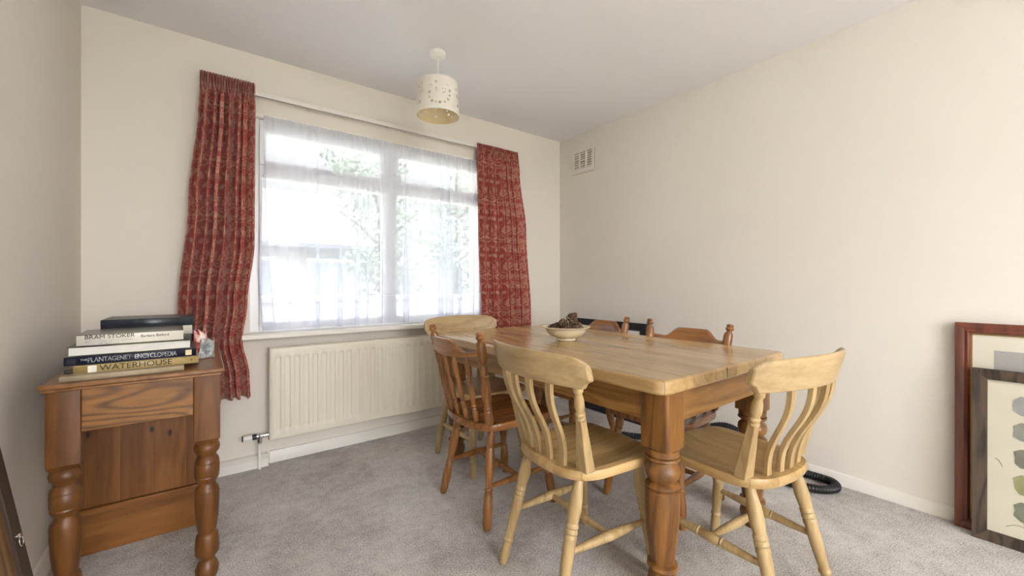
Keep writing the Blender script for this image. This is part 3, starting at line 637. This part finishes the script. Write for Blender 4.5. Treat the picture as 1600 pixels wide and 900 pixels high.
# ------------------------------------------------------------------ curtains and rail
def curtain(name, L_, R_, ztop, zbot, folds, seed, label, yc=W - .078, A=.104, E=1.0):
    rnd = random.Random(seed); ph = [rnd.uniform(0, 6.28) for _ in range(6)]
    nu, nv = 420, 90
    def prof(u, v):                      # v 0 bottom .. 1 top
        z = zbot + (ztop - zbot) * v; x0 = interp(L_, z); x1 = interp(R_, z)
        hd = max(0, min(1, (v - .93) / .035)); low = 1 - hd
        w = u + .018 * sin(2 * pi * u * 2.3 + ph[0]) + .010 * sin(2 * pi * 3 * u + ph[1] + 1.5 * v)
        pf = pi * folds * w + ph[2] + .15 * sin(2.2 * v + ph[3])
        cre = abs(sin(pf)) ** E; dep = .86 + .14 * sin(2 * pi * 1.3 * u + ph[4])         # rounded pleats, narrow deep valleys
        amp = A + .014 * (1 - v)
        y = yc + low * (.5 * amp - amp * dep * cre + .004 * sin(5.3 * pf)) + hd * .010 * sin(2 * pi * folds * 2.9 * u + ph[5])
        x = x0 + (x1 - x0) * u + low * .014 * sin(2 * pf) * (1 if .03 < u < .97 else 0)
        if v > .955: y += .008 * sin(2 * pi * folds * 2.9 * u + ph[5]); 
        if v > .985: z += .004 * sin(2 * pi * folds * 2.9 * u + ph[5])
        if v < .02: z += .006 * sin(2 * pi * folds * u + 1)
        y = min(max(y, W - .150), W - .014)
        return (x, y, z)
    Wd = 1.0
    mb = MB().grid(prof, nu, nv, lambda u, v: (u * Wd, (zbot + (ztop - zbot) * v)))
    return tag(mb.build(name, M['damask'], solid=.003, smooth=80), label, 'curtain', 'pair of red damask curtains')
curtain('curtain', [(.42, -.085), (.75, -.11), (.94, -.102), (1.5, -.06), (2.0, -.018), (2.1, -.012), (2.2, -.012)], [(.42, .213), (.55, .208), (.75, .175), (.95, .198), (1.3, .232), (2.2, .237)], 2.198, .425, 7, 3,
        'red damask curtain gathered at the left side of the window, hanging behind the desk', A=.068, E=.75)
curtain('curtain', [(.42, 1.78), (.78, 1.763), (1.5, 1.735), (2.2, 1.721)], [(.42, 2.285), (.78, 2.262), (1.5, 2.205), (2.0, 2.135), (2.2, 2.112)], 2.172, .425, 7, 11,
        'red damask curtain gathered at the right side of the window, near the room corner', A=.056, E=.75)
rl = empty('curtain_rail', (1.03, W - .06, 2.15), 0, 'thin white curtain rail running above the window', 'curtain rail')
MB().box(-1.03 , 1.06, -.004, .004, -.013, .016).box(-1.03, 1.06, -.010, .010, -.013, -.008).build('track', M['gloss'], rl, bevel=.001)
for x in (-.98, -.5, 0, .5, 1.0): MB().box(x - .009, x + .009, .003, .0595, -.004, .012).build('bracket', M['gloss'], rl, bevel=.001)
# net curtain
NX0, NX1, NZ0, NZ1 = .262, 1.80, .79, 2.045
def net(u, v, z0=NZ0, z1=NZ1):
    z = z0 + (z1 - z0) * v; vv = (z - NZ0) / (NZ1 - NZ0)
    x = NX0 + (NX1 - NX0) * u + (.03 * (1 - vv) ** 3 - .012 * sin(4.5 * vv)) * max(0, 1 - u * 12)
    ph = 2 * pi * (13 * u + .30 * sin(2 * pi * 2.3 * u + .7) + .16 * sin(2 * pi * 5.1 * u))
    wd = .5 + .5 * sin(2 * pi * 3.7 * u + 1.3 + .6 * vv)                       # some folds wide and overlapping, some shallow
    am = min(1, .16 + 1.1 * (1 - vv)) * (.45 + .55 * wd)
    lean = .012 * sin(2 * pi * 1.9 * u) * (1 - vv)
    x += .050 * am * sin(ph) + lean; y = W - .034 + .020 * am * cos(ph) + .0015 * sin(3.1 * ph)
    if vv > .965: y += .003 * sin(5 * ph)
    return (x, min(y, W + .008), z)
NC = tag(MB().grid(lambda u, v: net(u, v, .985, NZ1), 720, 40).build('net_curtain', M['sheer'], smooth=80), 'sheer white net curtain hanging across the whole window', 'net curtain')
MB().grid(lambda u, v: net(u, v, .981, .985), 720, 1).build('seam', M['seam'], NC, smooth=80)
MB().grid(lambda u, v: net(u, v, NZ0, .981), 720, 8).build('hem', M['hem'], NC, smooth=80)

# ------------------------------------------------------------------ pendant light
P = empty('pendant_light', (1.084, 2.146, CH), 0, 'cream cut-out drum pendant lampshade hanging from the ceiling', 'pendant light')
MB().lathe((0, 0, 0), (0, 0, -.036), [(0, .044), (.55, .045), (.6, .043), (.85, .034), (1, .012)], 32).build('ceiling_rose', M['white'], P)
MB().lathe((0, 0, -.034), (0, 0, -.215), [(0, .0035), (1, .0035)], 10).build('cord', M['white'], P)
MB().lathe((0, 0, -.205), (0, 0, -.262), [(0, .008), (.1, .017), (.9, .019), (1, .016)], 18).build('lamp_holder', M['white'], P)
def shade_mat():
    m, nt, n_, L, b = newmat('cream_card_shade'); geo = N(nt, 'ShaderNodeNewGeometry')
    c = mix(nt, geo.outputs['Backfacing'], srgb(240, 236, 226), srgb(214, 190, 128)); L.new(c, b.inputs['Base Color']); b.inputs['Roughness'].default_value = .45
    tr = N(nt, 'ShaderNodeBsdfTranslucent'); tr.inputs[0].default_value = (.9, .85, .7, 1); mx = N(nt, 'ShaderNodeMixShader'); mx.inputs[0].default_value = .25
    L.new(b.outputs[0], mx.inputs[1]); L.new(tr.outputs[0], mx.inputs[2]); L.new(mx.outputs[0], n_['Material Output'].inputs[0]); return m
SM = shade_mat(); zt, zb, rt, rb = -.182, -.370, .113, .124
def sh(a, v): r = rb + (rt - rb) * v; return (r * cos(a), r * sin(a), zb + (zt - zb) * v)
# holes: cells removed from a fine grid to give butterflies, hearts and flowers
NA, NV = 250, 62; holes = set()
def stamp(a, v, pts, s=1):
    for dx_, dz_ in pts: holes.add((int(round(a * NA / 360 + dx_ * s)) % NA, int(round(v * NV + dz_ * s))))
def disc(cx_, cy_, r): return [(cx_ + i, cy_ + j) for i in range(-3, 4) for j in range(-3, 4) if i * i + j * j <= r * r]
heart = [(i, j) for i in range(-3, 4) for j in range(-3, 4) if (abs(i) <= 2 and abs(j) <= 1) or (abs(i) <= 1 and j == -2) or (j == 2 and abs(i) in (1, 2))]
flower = sum([disc(3.4 * cos(k * 2 * pi / 5 + .3), 3.4 * sin(k * 2 * pi / 5 + .3), .9) for k in range(5)], [])
bfly = sum([disc(sx * 4.5, 4, 1.3) + disc(sx * 8, 5, 1.3) + disc(sx * 4.5, -3, 1.2) + disc(sx * 7.5, -2, 1.0) + disc(sx * 8.5, 1.5, 1.0) + disc(sx * 3, .5, .9) for sx in (-1, 1)], [])
for rep in range(3):
    A0 = rep * 120 + 250
    stamp(A0, .52, bfly)
    for q, (da, v) in enumerate([(-30, .30), (-22, .20), (-12, .16), (-2, .16), (10, .20), (20, .29), (25, .42), (26, .56), (20, .72), (-12, .78), (-26, .68), (-30, .46)]): stamp(A0 + da, v, heart if q % 2 else disc(0, 0, 1.6))
    stamp(A0 + 36, .88, flower); stamp(A0 + 38, .18, flower); stamp(A0 + 62, .52, bfly, .6); stamp(A0 + 58, .24, heart); stamp(A0 + 66, .78, disc(0, 0, 1.5)); stamp(A0 + 52, .72, disc(0, 0, 1.5))
mb = MB()
for j in range(NV + 1):
    for i in range(NA): mb.v.append(sh(2 * pi * i / NA, j / NV))
for j in range(NV):
    for i in range(NA):
        if (i, j) not in holes: mb.f.append((j * NA + i, j * NA + (i + 1) % NA, (j + 1) * NA + (i + 1) % NA, (j + 1) * NA + i))
mb.uv = [(0, 0)] * len(mb.v)
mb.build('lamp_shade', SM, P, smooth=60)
ring = lambda r, z, w: MB().tube([(r * cos(2 * pi * k / 64), r * sin(2 * pi * k / 64), z) for k in range(65)], w, 8)
ring(rb, zb, .0022).build('shade_rim', M['white'], P); ring(rt, zt, .0020).build('shade_rim', M['white'], P)
sp_ = MB()
for k in range(3): a = k * 2.094; sp_.tube([(0, 0, -.215), (rt * cos(a), rt * sin(a), zt)], .0015, 6)
sp_.build('spider', M['white'], P)

# ------------------------------------------------------------------ air vent
VN = empty('wall_vent', (RX, 2.505, 2.155), 0, 'small cream louvred air vent high on the right wall near the corner', 'vent')
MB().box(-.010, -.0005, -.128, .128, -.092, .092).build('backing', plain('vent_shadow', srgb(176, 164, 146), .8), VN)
fr = MB().box(-.017, -.009, -.130, .130, .074, .095).box(-.017, -.009, -.130, .130, -.095, -.070)
for y0, y1 in ((-.130, -.104), (-.046, -.030), (.030, .046), (.104, .130)): fr.box(-.017, -.009, y0, y1, -.07, .074)
fr.build('frame', M['wallr'], VN, bevel=.002)
for c, (y0, y1) in enumerate(((-.104, -.046), (-.030, .030), (.046, .104))):
    sl = MB()
    for k in range(7):
        z = -.062 + k * .0205; M_ = Matrix.Translation((-.0125, 0, z)) @ Matrix.Rotation(radians(25), 4, 'Y'); sl.box(-.002, .002, y0, y1, -.0055, .0055, M_)
    sl.build('louvres', M['wallr'], VN)
MB().box(-.022, -.0005, -.132, .132, -.110, -.095).build('lip', M['wallr'], VN, bevel=.003)

# ------------------------------------------------------------------ framed pictures
def picture(name, bottom_x, top_x, y_far, y_near, z1, fw, depth, fmat, label, content, prof='flat', cat='picture'):
    """leans on the right wall (front faces -x); bottom_x/top_x = x of the front face"""
    r = empty(name, (bottom_x + depth, (y_far + y_near) / 2, 0), 0, label, cat)
    lean = math.asin((top_x - bottom_x) / z1); r.rotation_euler.y = lean
    w = (y_far - y_near); h = z1; hw = w / 2
    def member(pts):      # pts: 4 outer/inner corner pairs along; mitred box
        return pts
    rings = [(0, 0.0, 0.0)]
    steps = [(0, 0), (0, -depth), (fw * .25, -depth), (fw * .62, -depth * .82), (fw * .85, -depth * .9), (fw, -depth * .55), (fw, 0)] if prof == 'mould' else [(0, 0), (0, -depth), (fw, -depth * .85), (fw, 0)]
    corners = [(hw, 0), (hw, h), (-hw, h), (-hw, 0)]; inn = [(-1, 1), (-1, -1), (1, -1), (1, 1)]
    for side in range(4):
        a, b = side, (side + 1) % 4; vs = []
        for (ci, ii) in ((corners[a], inn[a]), (corners[b], inn[b])):
            for i_, d_ in steps: vs.append((d_, ci[0] + ii[0] * i_, ci[1] + ii[1] * i_))
        k = len(steps); fs = [tuple(range(k)), tuple(range(k, 2 * k))[::-1]] + [(j, k + j, k + (j + 1) % k, (j + 1) % k) for j in range(k)]
        MB().add(vs, fs).build('frame_side', fmat, r, smooth=30, bevel=.0008)
    content(r, hw, h, fw, depth); return r
def c_mahog(r, hw, h, fw, d):
    s = MB()
    for (y0, y1, z0, z1) in ((hw - fw - .006, hw - fw, fw, h - fw), (-hw + fw, -hw + fw + .006, fw, h - fw), (-hw + fw, hw - fw, h - fw - .006, h - fw), (-hw + fw, hw - fw, fw, fw + .006)): s.box(-d * .5, -d * .3, y0, y1, z0, z1)
    s.build('gilt_slip', M['gilt'], r)
    MB().box(-d * .3, -d * .1, -hw + fw, hw - fw, fw, h - fw).build('mount', M['mat'], r, smooth=0)
    MB().box(-d * .32, -d * .3, -hw + fw + .11, hw - fw - .066, .25, h - fw - .068).build('print', plain('grey_print', srgb(170, 168, 164), .6, bscale=30, var=.12), r, smooth=0)
    MB().box(-d * .46, -d * .44, -hw + fw, hw - fw, fw, h - fw).build('glazing', M['glass'], r, smooth=0)
picture('framed_print', RX - .052, RX - .036, .262, -.38, .892, .045, .03, M['mahog'], 'tall mahogany-framed grey print on cream mount leaning on the right wall', c_mahog, 'mould')
def c_rustic(r, hw, h, fw, d):
    MB().box(-d * .4, -d * .1, -hw + fw, hw - fw, fw, h - fw).build('mount', plain('mottled_paper', srgb(214, 208, 188), .6, bscale=50, var=.08), r, smooth=0)
    cols = [(150, 152, 150), (140, 142, 132), (124, 124, 110), (150, 152, 104), (118, 124, 108), (138, 140, 128)]
    for k in range(5):
        zc = h - fw - .092 - k * .105
        for c in range(2):
            yc = hw - fw - .110 - c * .17; rn = random.Random(k * 7 + c); q = []
            for a in range(12):
                an = a / 12 * 2 * pi; rr = 1 / max(abs(cos(an)), abs(sin(an))); q.append((yc + .043 * cos(an) * rr * rn.uniform(.86, 1.02), zc + .040 * sin(an) * rr * rn.uniform(.86, 1.02)))
            n = 12; vs = [(-d * .4 - .0015, y, z) for y, z in q] + [(-d * .4, y, z) for y, z in q]
            MB().add(vs, [tuple(range(n)), tuple(range(n, 2 * n))] + [(j, (j + 1) % n, n + (j + 1) % n, n + j) for j in range(n)]).build('collage_piece', plain('piece_%d%d' % (k, c), srgb(*cols[(k + c) % 6]), .6, bscale=120, var=.25), r, smooth=0)
    tw = MB()
    for y, z, dy, dz in ((hw - fw - .075, fw + .11, -.035, -.09), (hw - fw - .05, fw + .035, -.05, .012), (hw - fw - .02, fw + .30, -.02, -.03)):
        tw.tube([(-d * .4 - .001, y + dy * t, z + dz * t + .01 * sin(3 * t)) for t in (0, .25, .5, .75, 1)], .0013, 6)
    tw.build('pressed_stem', plain('stem_brown', srgb(150, 140, 100), .7), r)
    MB().box(-d * .62, -d * .60, -hw + fw, hw - fw, fw, h - fw).build('glazing', M['glass'], r, smooth=0)
picture('framed_collage', RX - .112, RX - .086, .207, -.36, .705, .042, .032, M['rustic'], 'rough dark-wood framed collage of green-grey pieces leaning in front of the mahogany frame', c_rustic)
def c_black(r, hw, h, fw, d):
    MB().box(-d * .5, -d * .1, -hw + fw, hw - fw, fw, h - fw).build('mount', M['white'], r, smooth=0)
    MB().box(-d * .52, -d * .5, -hw + fw + .12, hw - fw - .12, fw + .1, h - fw - .12).build('print', plain('pale_print', srgb(176, 182, 190), .6, var=.2), r, smooth=0)
picture('framed_print', RX - .075, RX - .036, 2.57, 1.845, .760, .062, .03, M['black'], 'wide black-framed picture leaning on the right wall behind the brown chairs', c_black, 'mould')
# frame turned to the left wall
r = empty('picture_frame', (-.305, 1.33, 0), 0, 'dark wooden picture frame seen from behind, leaning on the left wall at the photo edge', 'picture frame')
r.rotation_euler.y = -math.asin(.135 / .86)
fr = MB(); hw, h, fw = .275, .86, .055
for (y0, y1, z0, z1) in ((hw - fw, hw, 0, h), (-hw, -hw + fw, 0, h), (-hw + fw, hw - fw, 0, fw), (-hw + fw, hw - fw, h - fw, h)): fr.box(-.022, 0, y0, y1, z0, z1)
fr.build('frame', M['dark'], r, bevel=.002)
MB().box(-.018, -.008, -hw + fw, hw - fw, fw, h - fw).build('backing_board', wood('backing_board', srgb(150, 112, 66), srgb(70, 44, 24), 'z', 1.2, .6, rings=6), r, smooth=0)
mb = MB(); mb.lathe((0, hw - .030, .43), (.006, hw - .030, .43), [(0, .008), (.5, .008), (1, .005)], 12).tube([(.003, hw - .030 - .012 * sin(a), .415 - .012 * cos(a)) for a in [k * 2 * pi / 16 for k in range(17)]], .0018, 6)
mb.build('hanging_ring', M['chrome'], r)

# ------------------------------------------------------------------ vacuum hose
pts = [(2.30, 1.80, .025), (2.38, 1.68, .026), (2.50, 1.50, .06), (2.60, 1.36, .13), (2.635, 1.24, .165), (2.635, 1.12, .13), (2.61, 1.00, .06), (2.60, .90, .028), (2.630, .80, .026), (2.625, .70, .026), (2.56, .665, .026), (2.48, .71, .026), (2.44, .82, .026), (2.45, .96, .026), (2.40, 1.10, .026)]
def catmull(p, n=34):
    p = [Vector(q) for q in p]; p = [p[0] * 2 - p[1]] + p + [p[-1] * 2 - p[-2]]; out = []
    for i in range(1, len(p) - 2):
        for k in range(n):
            t = k / n; a, b, c, d = p[i - 1:i + 3]
            out.append(.5 * ((2 * b) + (c - a) * t + (2 * a - 5 * b + 4 * c - d) * t * t + (3 * b - a - 3 * c + d) * t ** 3))
    return out + [p[-2]]
cp = catmull(pts); HS = empty('vacuum_hose', (2.45, .9, 0), 0, 'black ribbed vacuum cleaner hose looped on the carpet by the right wall', 'vacuum hose')
off = Vector((2.45, .9, 0)); cp = [p - off for p in cp]
MB().tube(cp, [.0215 if i % 4 < 2 else .0185 for i in range(len(cp))], 14).build('hose', M['rubber'], HS, smooth=60)
MB().tube([cp[0] + Vector((-.20, .06, .004)), cp[0] + Vector((-.10, .05, .004)), cp[0] + Vector((.0, .0, .002))], [.026, .024, .024], 18).build('hose_handle', M['rubber'], HS)

# ------------------------------------------------------------------ outside
def ground_mat():
    m, nt, n_, L, b = newmat('pale_paving_and_grass'); v = objcoord(nt); f = noise(nt, v, .5, 3); g = noise(nt, v, 14, 3)
    L.new(mix(nt, ramp(nt, f, [(.45, (0, 0, 0)), (.55, (1, 1, 1))]), mix(nt, g, srgb(84, 82, 80), srgb(104, 100, 96)), mix(nt, g, srgb(74, 82, 62), srgb(92, 98, 78))), b.inputs['Base Color']); b.inputs['Roughness'].default_value = .9; return m
struct('ground_bounce_slab', MB().box(-4, 7, -8, FY - .22, -.3, -.06), plain('pale_bounce_slab', srgb(214, 210, 202), .85), smooth=0)  # unseen pale slab added to bounce sunlight up onto the ceiling
bpy.data.objects['ground_bounce_slab'].name = 'bounce_slab'
struct('ground', MB().box(-40, 40, -40, 60, -.5, -.3), ground_mat(), smooth=0)
def tiles():
    m, nt, n_, L, b = newmat('roof_tiles'); v = objcoord(nt); w = N(nt, 'ShaderNodeTexBrick'); L.new(v, w.inputs[0]); w.inputs['Scale'].default_value = 3; w.inputs['Color1'].default_value = (*srgb(88, 84, 82), 1); w.inputs['Color2'].default_value = (*srgb(76, 74, 72), 1); w.inputs['Mortar'].default_value = (*srgb(50, 46, 45), 1); w.inputs['Mortar Size'].default_value = .03
    L.new(w.outputs[0], b.inputs['Base Color']); b.inputs['Roughness'].default_value = .9; return m
hs = empty('neighbour_house', (1.5, 13, -.3), 0, 'pale low house with tiled roof seen through the left of the window', 'house')
MB().box(-4.0, 2.6, 0, 6, 0, 2.6).build('house_wall', plain('render_wall', srgb(86, 84, 80), .9), hs, smooth=0)
rf = MB().add([(-4.4, -.5, 2.5), (3.0, -.5, 2.5), (3.0, 3, 4.6), (-4.4, 3, 4.6), (3.0, 6.5, 2.5), (-4.4, 6.5, 2.5), (-4.4, -.5, 2.35), (3.0, -.5, 2.35), (3.0, 6.5, 2.35), (-4.4, 6.5, 2.35)], [(0, 1, 2, 3), (3, 2, 4, 5), (0, 3, 5, 9, 6), (1, 7, 8, 4, 2), (0, 6, 7, 1), (6, 9, 8, 7), (5, 4, 8, 9)])
rf.build('roof', tiles(), hs, smooth=0)
MB().box(-4.4, 3.0, -.62, -.5, 2.38, 2.5).build('gutter', M['black'], hs)
for x in (-3.2, -1.2, 0.9):
    wf_ = MB().box(x, x + 1.3, -.04, .0, 1.0, 2.1).build('house_window', M['upvc'], hs)
    MB().box(x + .07, x + .60, -.05, -.03, 1.07, 2.03).box(x + .68, x + 1.23, -.05, -.03, 1.07, 2.03).build('pane', plain('dark_pane', srgb(80, 88, 96), .15), wf_)
tag(MB().box(-4, 12, 8.0, 8.22, -.3, .75).box(-4, 12, 7.96, 8.26, .75, .82).build('garden_wall', plain('garden_wall', srgb(96, 92, 88), .9, bscale=30, var=.15)), 'low pale garden wall running across outside the window', 'garden wall')
leafm = plain('green_leaves', srgb(48, 60, 38), .7, var=.3, bscale=20); bark = plain('bark', srgb(44, 38, 32), .9, bumpy=.5)
def tree(x, y, h, r, seed, nleaf, label, low=.8):
    rn = random.Random(seed); t = empty('garden_tree', (x, y, -.3), 0, label, 'tree', 'trees outside the window')
    tk = MB().tube([(0, 0, 0), (.06, .03, h * .3), (-.04, 0, h * .6), (.05, .05, h * .9)], [.14, .11, .08, .03], 8)
    for k in range(6): a = rn.uniform(0, 6.28); z = h * rn.uniform(.3, .7); tk.tube([(0, 0, z), (cos(a) * r * .4, sin(a) * r * .4, z + .5), (cos(a) * r * .75, sin(a) * r * .75, z + .8)], [.05, .035, .015], 6)
    tk.build('trunk', bark, t)
    lf_ = MB(); cl = [(rn.uniform(-1, 1) * r * .7, rn.uniform(-1, 1) * r * .7, low + rn.uniform(0, h - low), r * rn.uniform(.3, .5)) for _ in range(14)]
    for _ in range(nleaf):
        cx_, cy_, cz_, cr = rn.choice(cl); d = Vector((rn.gauss(0, 1), rn.gauss(0, 1), rn.gauss(0, 1))).normalized() * cr * rn.uniform(.6, 1.05)
        c = Vector((cx_, cy_, cz_)) + d; u = Vector((rn.gauss(0, 1), rn.gauss(0, 1), rn.gauss(0, 1))).normalized(); w = u.orthogonal().normalized(); s = rn.uniform(.05, .10)
        lf_.add([c - u * s, c + w * s * .5, c + u * s, c - w * s * .5], [(0, 1, 2, 3)])
    lf_.build('foliage', leafm, t, smooth=0)
tree(3.4, 9.6, 4.6, 1.3, 1, 3200, 'slim leafy tree outside, seen in the left half of the window behind the net')
tree(6.3, 11.2, 5.6, 1.5, 2, 4200, 'bushy tree outside, seen in the middle of the window behind the net', .4)
tree(11.0, 11.6, 6.5, 2.0, 4, 4600, 'broad tree outside, seen at the right of the window behind the net', .3)
